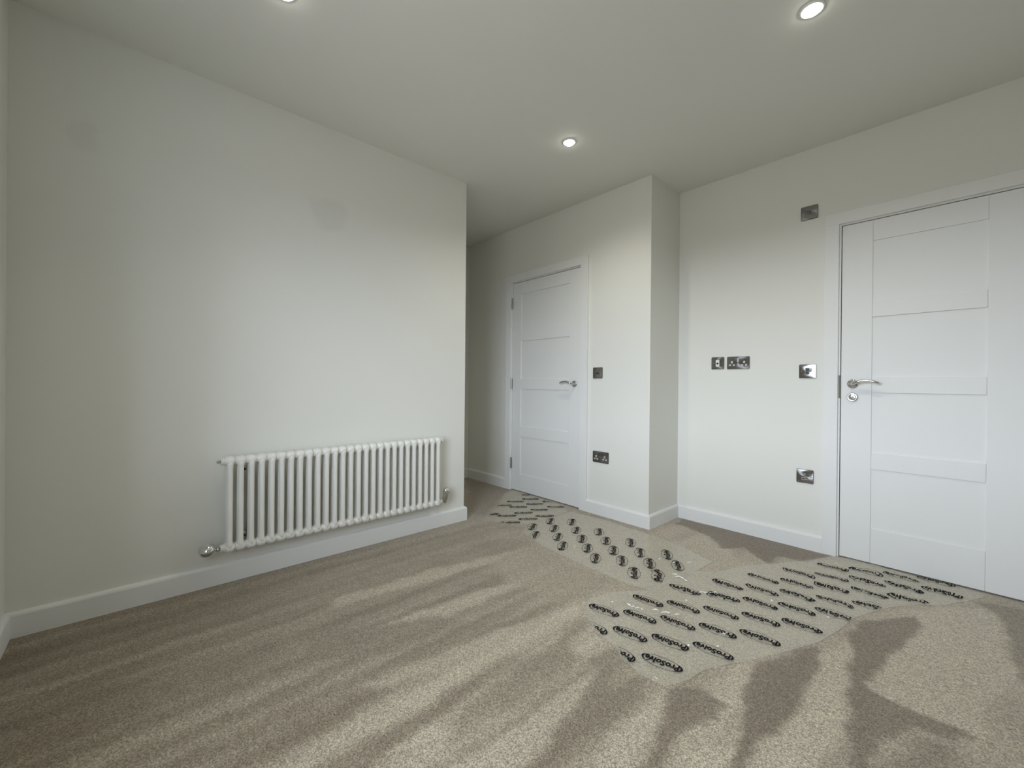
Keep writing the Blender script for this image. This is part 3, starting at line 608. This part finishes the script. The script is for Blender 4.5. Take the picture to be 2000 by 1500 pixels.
def badge(parent, P_, x, y, ang, wob, lift=0.0):
    a = math.radians(ang); c, s_ = math.cos(a), math.sin(a); sd = random.random() * 50
    pts = []; ok = []
    for u, v in LV:
        du = wob * noise.noise(Vector((u * 38, v * 38, sd))); dv = wob * 1.3 * noise.noise(Vector((u * 30, v * 20, sd + 9)))
        px, py = x + (u + du) * c - (v + dv) * s_, y + (u + du) * s_ + (v + dv) * c
        ok.append(pip(px, py, P_)); pts.append((px, py))
    keep = [f for f in LF if all(ok[i] for i in f)]
    if not keep: return
    ids = sorted({i for f in keep for i in f}); mp = {i: k for k, i in enumerate(ids)}
    me = bpy.data.meshes.new('printed_badge')
    me.from_pydata([(pts[i][0], pts[i][1], film_z(*pts[i]) + lift + 0.0020) for i in ids], [], [tuple(mp[i] for i in f) for f in keep])
    me.materials.append(M['ink']); o = bpy.data.objects.new('printed_badge', me); COL.objects.link(o); o.parent = parent
fA, PA = make_film('protective_film', FILM_PASSAGE, 'clear printed protective film laid in front of the far door in the passage mouth')
fB, PB = make_film('protective_film', FILM_MIDDLE, 'clear printed protective film strip running past the outer wall corner, middle of three', 0.0006)
fC, PC = make_film('protective_film', FILM_DOOR, 'largest clear printed protective film sheet, spread in front of the near panelled door', 0.0)
A_ = [(-2.594, 2.621), (-2.625, 2.464), (-2.466, 2.54), (-2.489, 2.375), (-2.294, 2.612), (-2.326, 2.45), (-2.353, 2.297), (-2.382, 2.15), (-2.19, 2.369), (-2.223, 2.22), (-2.25, 2.068), (-2.70, 2.71), (-2.43, 2.70), (-2.61, 2.31), (-2.50, 2.075)]
for x, y in A_: badge(fA, PA, x, y, 53, 0.0055)
B_ = [(-1.958, 2.021), (-2.078, 2.12), (-2.078, 2.309), (-1.955, 2.212), (-1.833, 2.112), (-1.711, 2.017), (-1.963, 2.413), (-1.83, 2.302), (-1.706, 2.204), (-1.586, 2.106), (-1.461, 2.017), (-1.708, 2.397), (-1.58, 2.293), (-1.458, 2.196), (-1.341, 2.106), (-1.211, 2.02), (-1.457, 2.388), (-1.333, 2.289), (-1.216, 2.194), (-1.211, 2.385), (-1.097, 2.286)]
for x, y in B_: badge(fB, PB, x, y, 124, 0.0045, 0.0006)
badge(fB, PB, -1.110, 2.092, 124, 0.016, 0.0006)
C_ = [(-0.75, 1.445, 190), (-0.892, 1.375, 186), (-0.655, 1.659, 187), (-0.789, 1.585, 187), (-0.924, 1.514, 188), (-1.06, 1.44, 186), (-0.564, 1.888, 184.5), (-0.697, 1.809, 186), (-0.833, 1.738, 186), (-0.966, 1.661, 188), (-1.1, 1.585, 188), (-0.606, 2.041, 186), (-0.474, 2.115, 184), (-0.743, 1.963, 186), (-0.877, 1.886, 186.5), (-1.012, 1.81, 186),
      (-0.654, 2.188, 184), (-0.525, 2.258, 183), (-0.40, 2.335, 184), (-0.79, 2.115, 190), (-0.945, 2.05, 188), (-0.825, 2.262, 184), (-0.691, 2.332, 182), (-0.561, 2.408, 181), (-0.425, 2.476, 182), (-0.298, 2.55, 184), (-0.727, 2.481, 182), (-0.595, 2.55, 184), (-0.463, 2.63, 183), (-0.327, 2.706, 182), (-0.193, 2.77, 181), (-0.621, 2.701, 182), (-0.489, 2.779, 182), (-0.357, 2.859, 184), (-0.223, 2.925, 180), (-0.088, 2.987, 183), (-0.517, 2.933, 183), (-0.379, 3.001, 180), (-0.245, 3.063, 178), (-0.115, 3.135, 180)]
for x, y, a in C_: badge(fC, PC, x, y, a, 0.013 if (x < -0.75 and 2.0 < y < 2.15) else 0.0025 + 0.0085 * smooth((y - 1.95) / 0.6))
# sharp little pleats where the film has been dragged up; their white colour stands for lamp glints
def pleats(parent, items, lift=0.0):
    bm = bmesh.new()
    for x, y, a, ln in items:
        a = math.radians(a); dx, dy = math.cos(a), math.sin(a); nx_, ny_ = -dy, dx; n = 7; rows = []
        for k in range(n):
            t = k / (n - 1) - 0.5; e_ = (1 - (2 * t) ** 2); jx = random.uniform(-.0025, .0025)
            cx, cy = x + dx * t * ln + nx_ * jx, y + dy * t * ln + ny_ * jx; wd = 0.0028 * (0.4 + e_) * random.uniform(.6, 1.3); h_ = 0.0040 * e_ * random.uniform(.6, 1.3) + 0.0004
            z = film_z(cx, cy) + lift + 0.0003
            rows.append([bm.verts.new((cx + nx_ * wd * s_, cy + ny_ * wd * s_, z + (h_ if s_ == 0 else 0))) for s_ in (-1, 0, 1)])
        for r0, r1 in zip(rows, rows[1:]):
            for q in (0, 1): bm.faces.new((r0[q], r0[q + 1], r1[q + 1], r1[q]))
    o = obj('glint_crease', bm, 'glint_crease', parent)
    o['kind'] = 'stuff'
pleats(fC, GLINT_CREASE_C); pleats(fB, GLINT_CREASE_B, 0.0006)
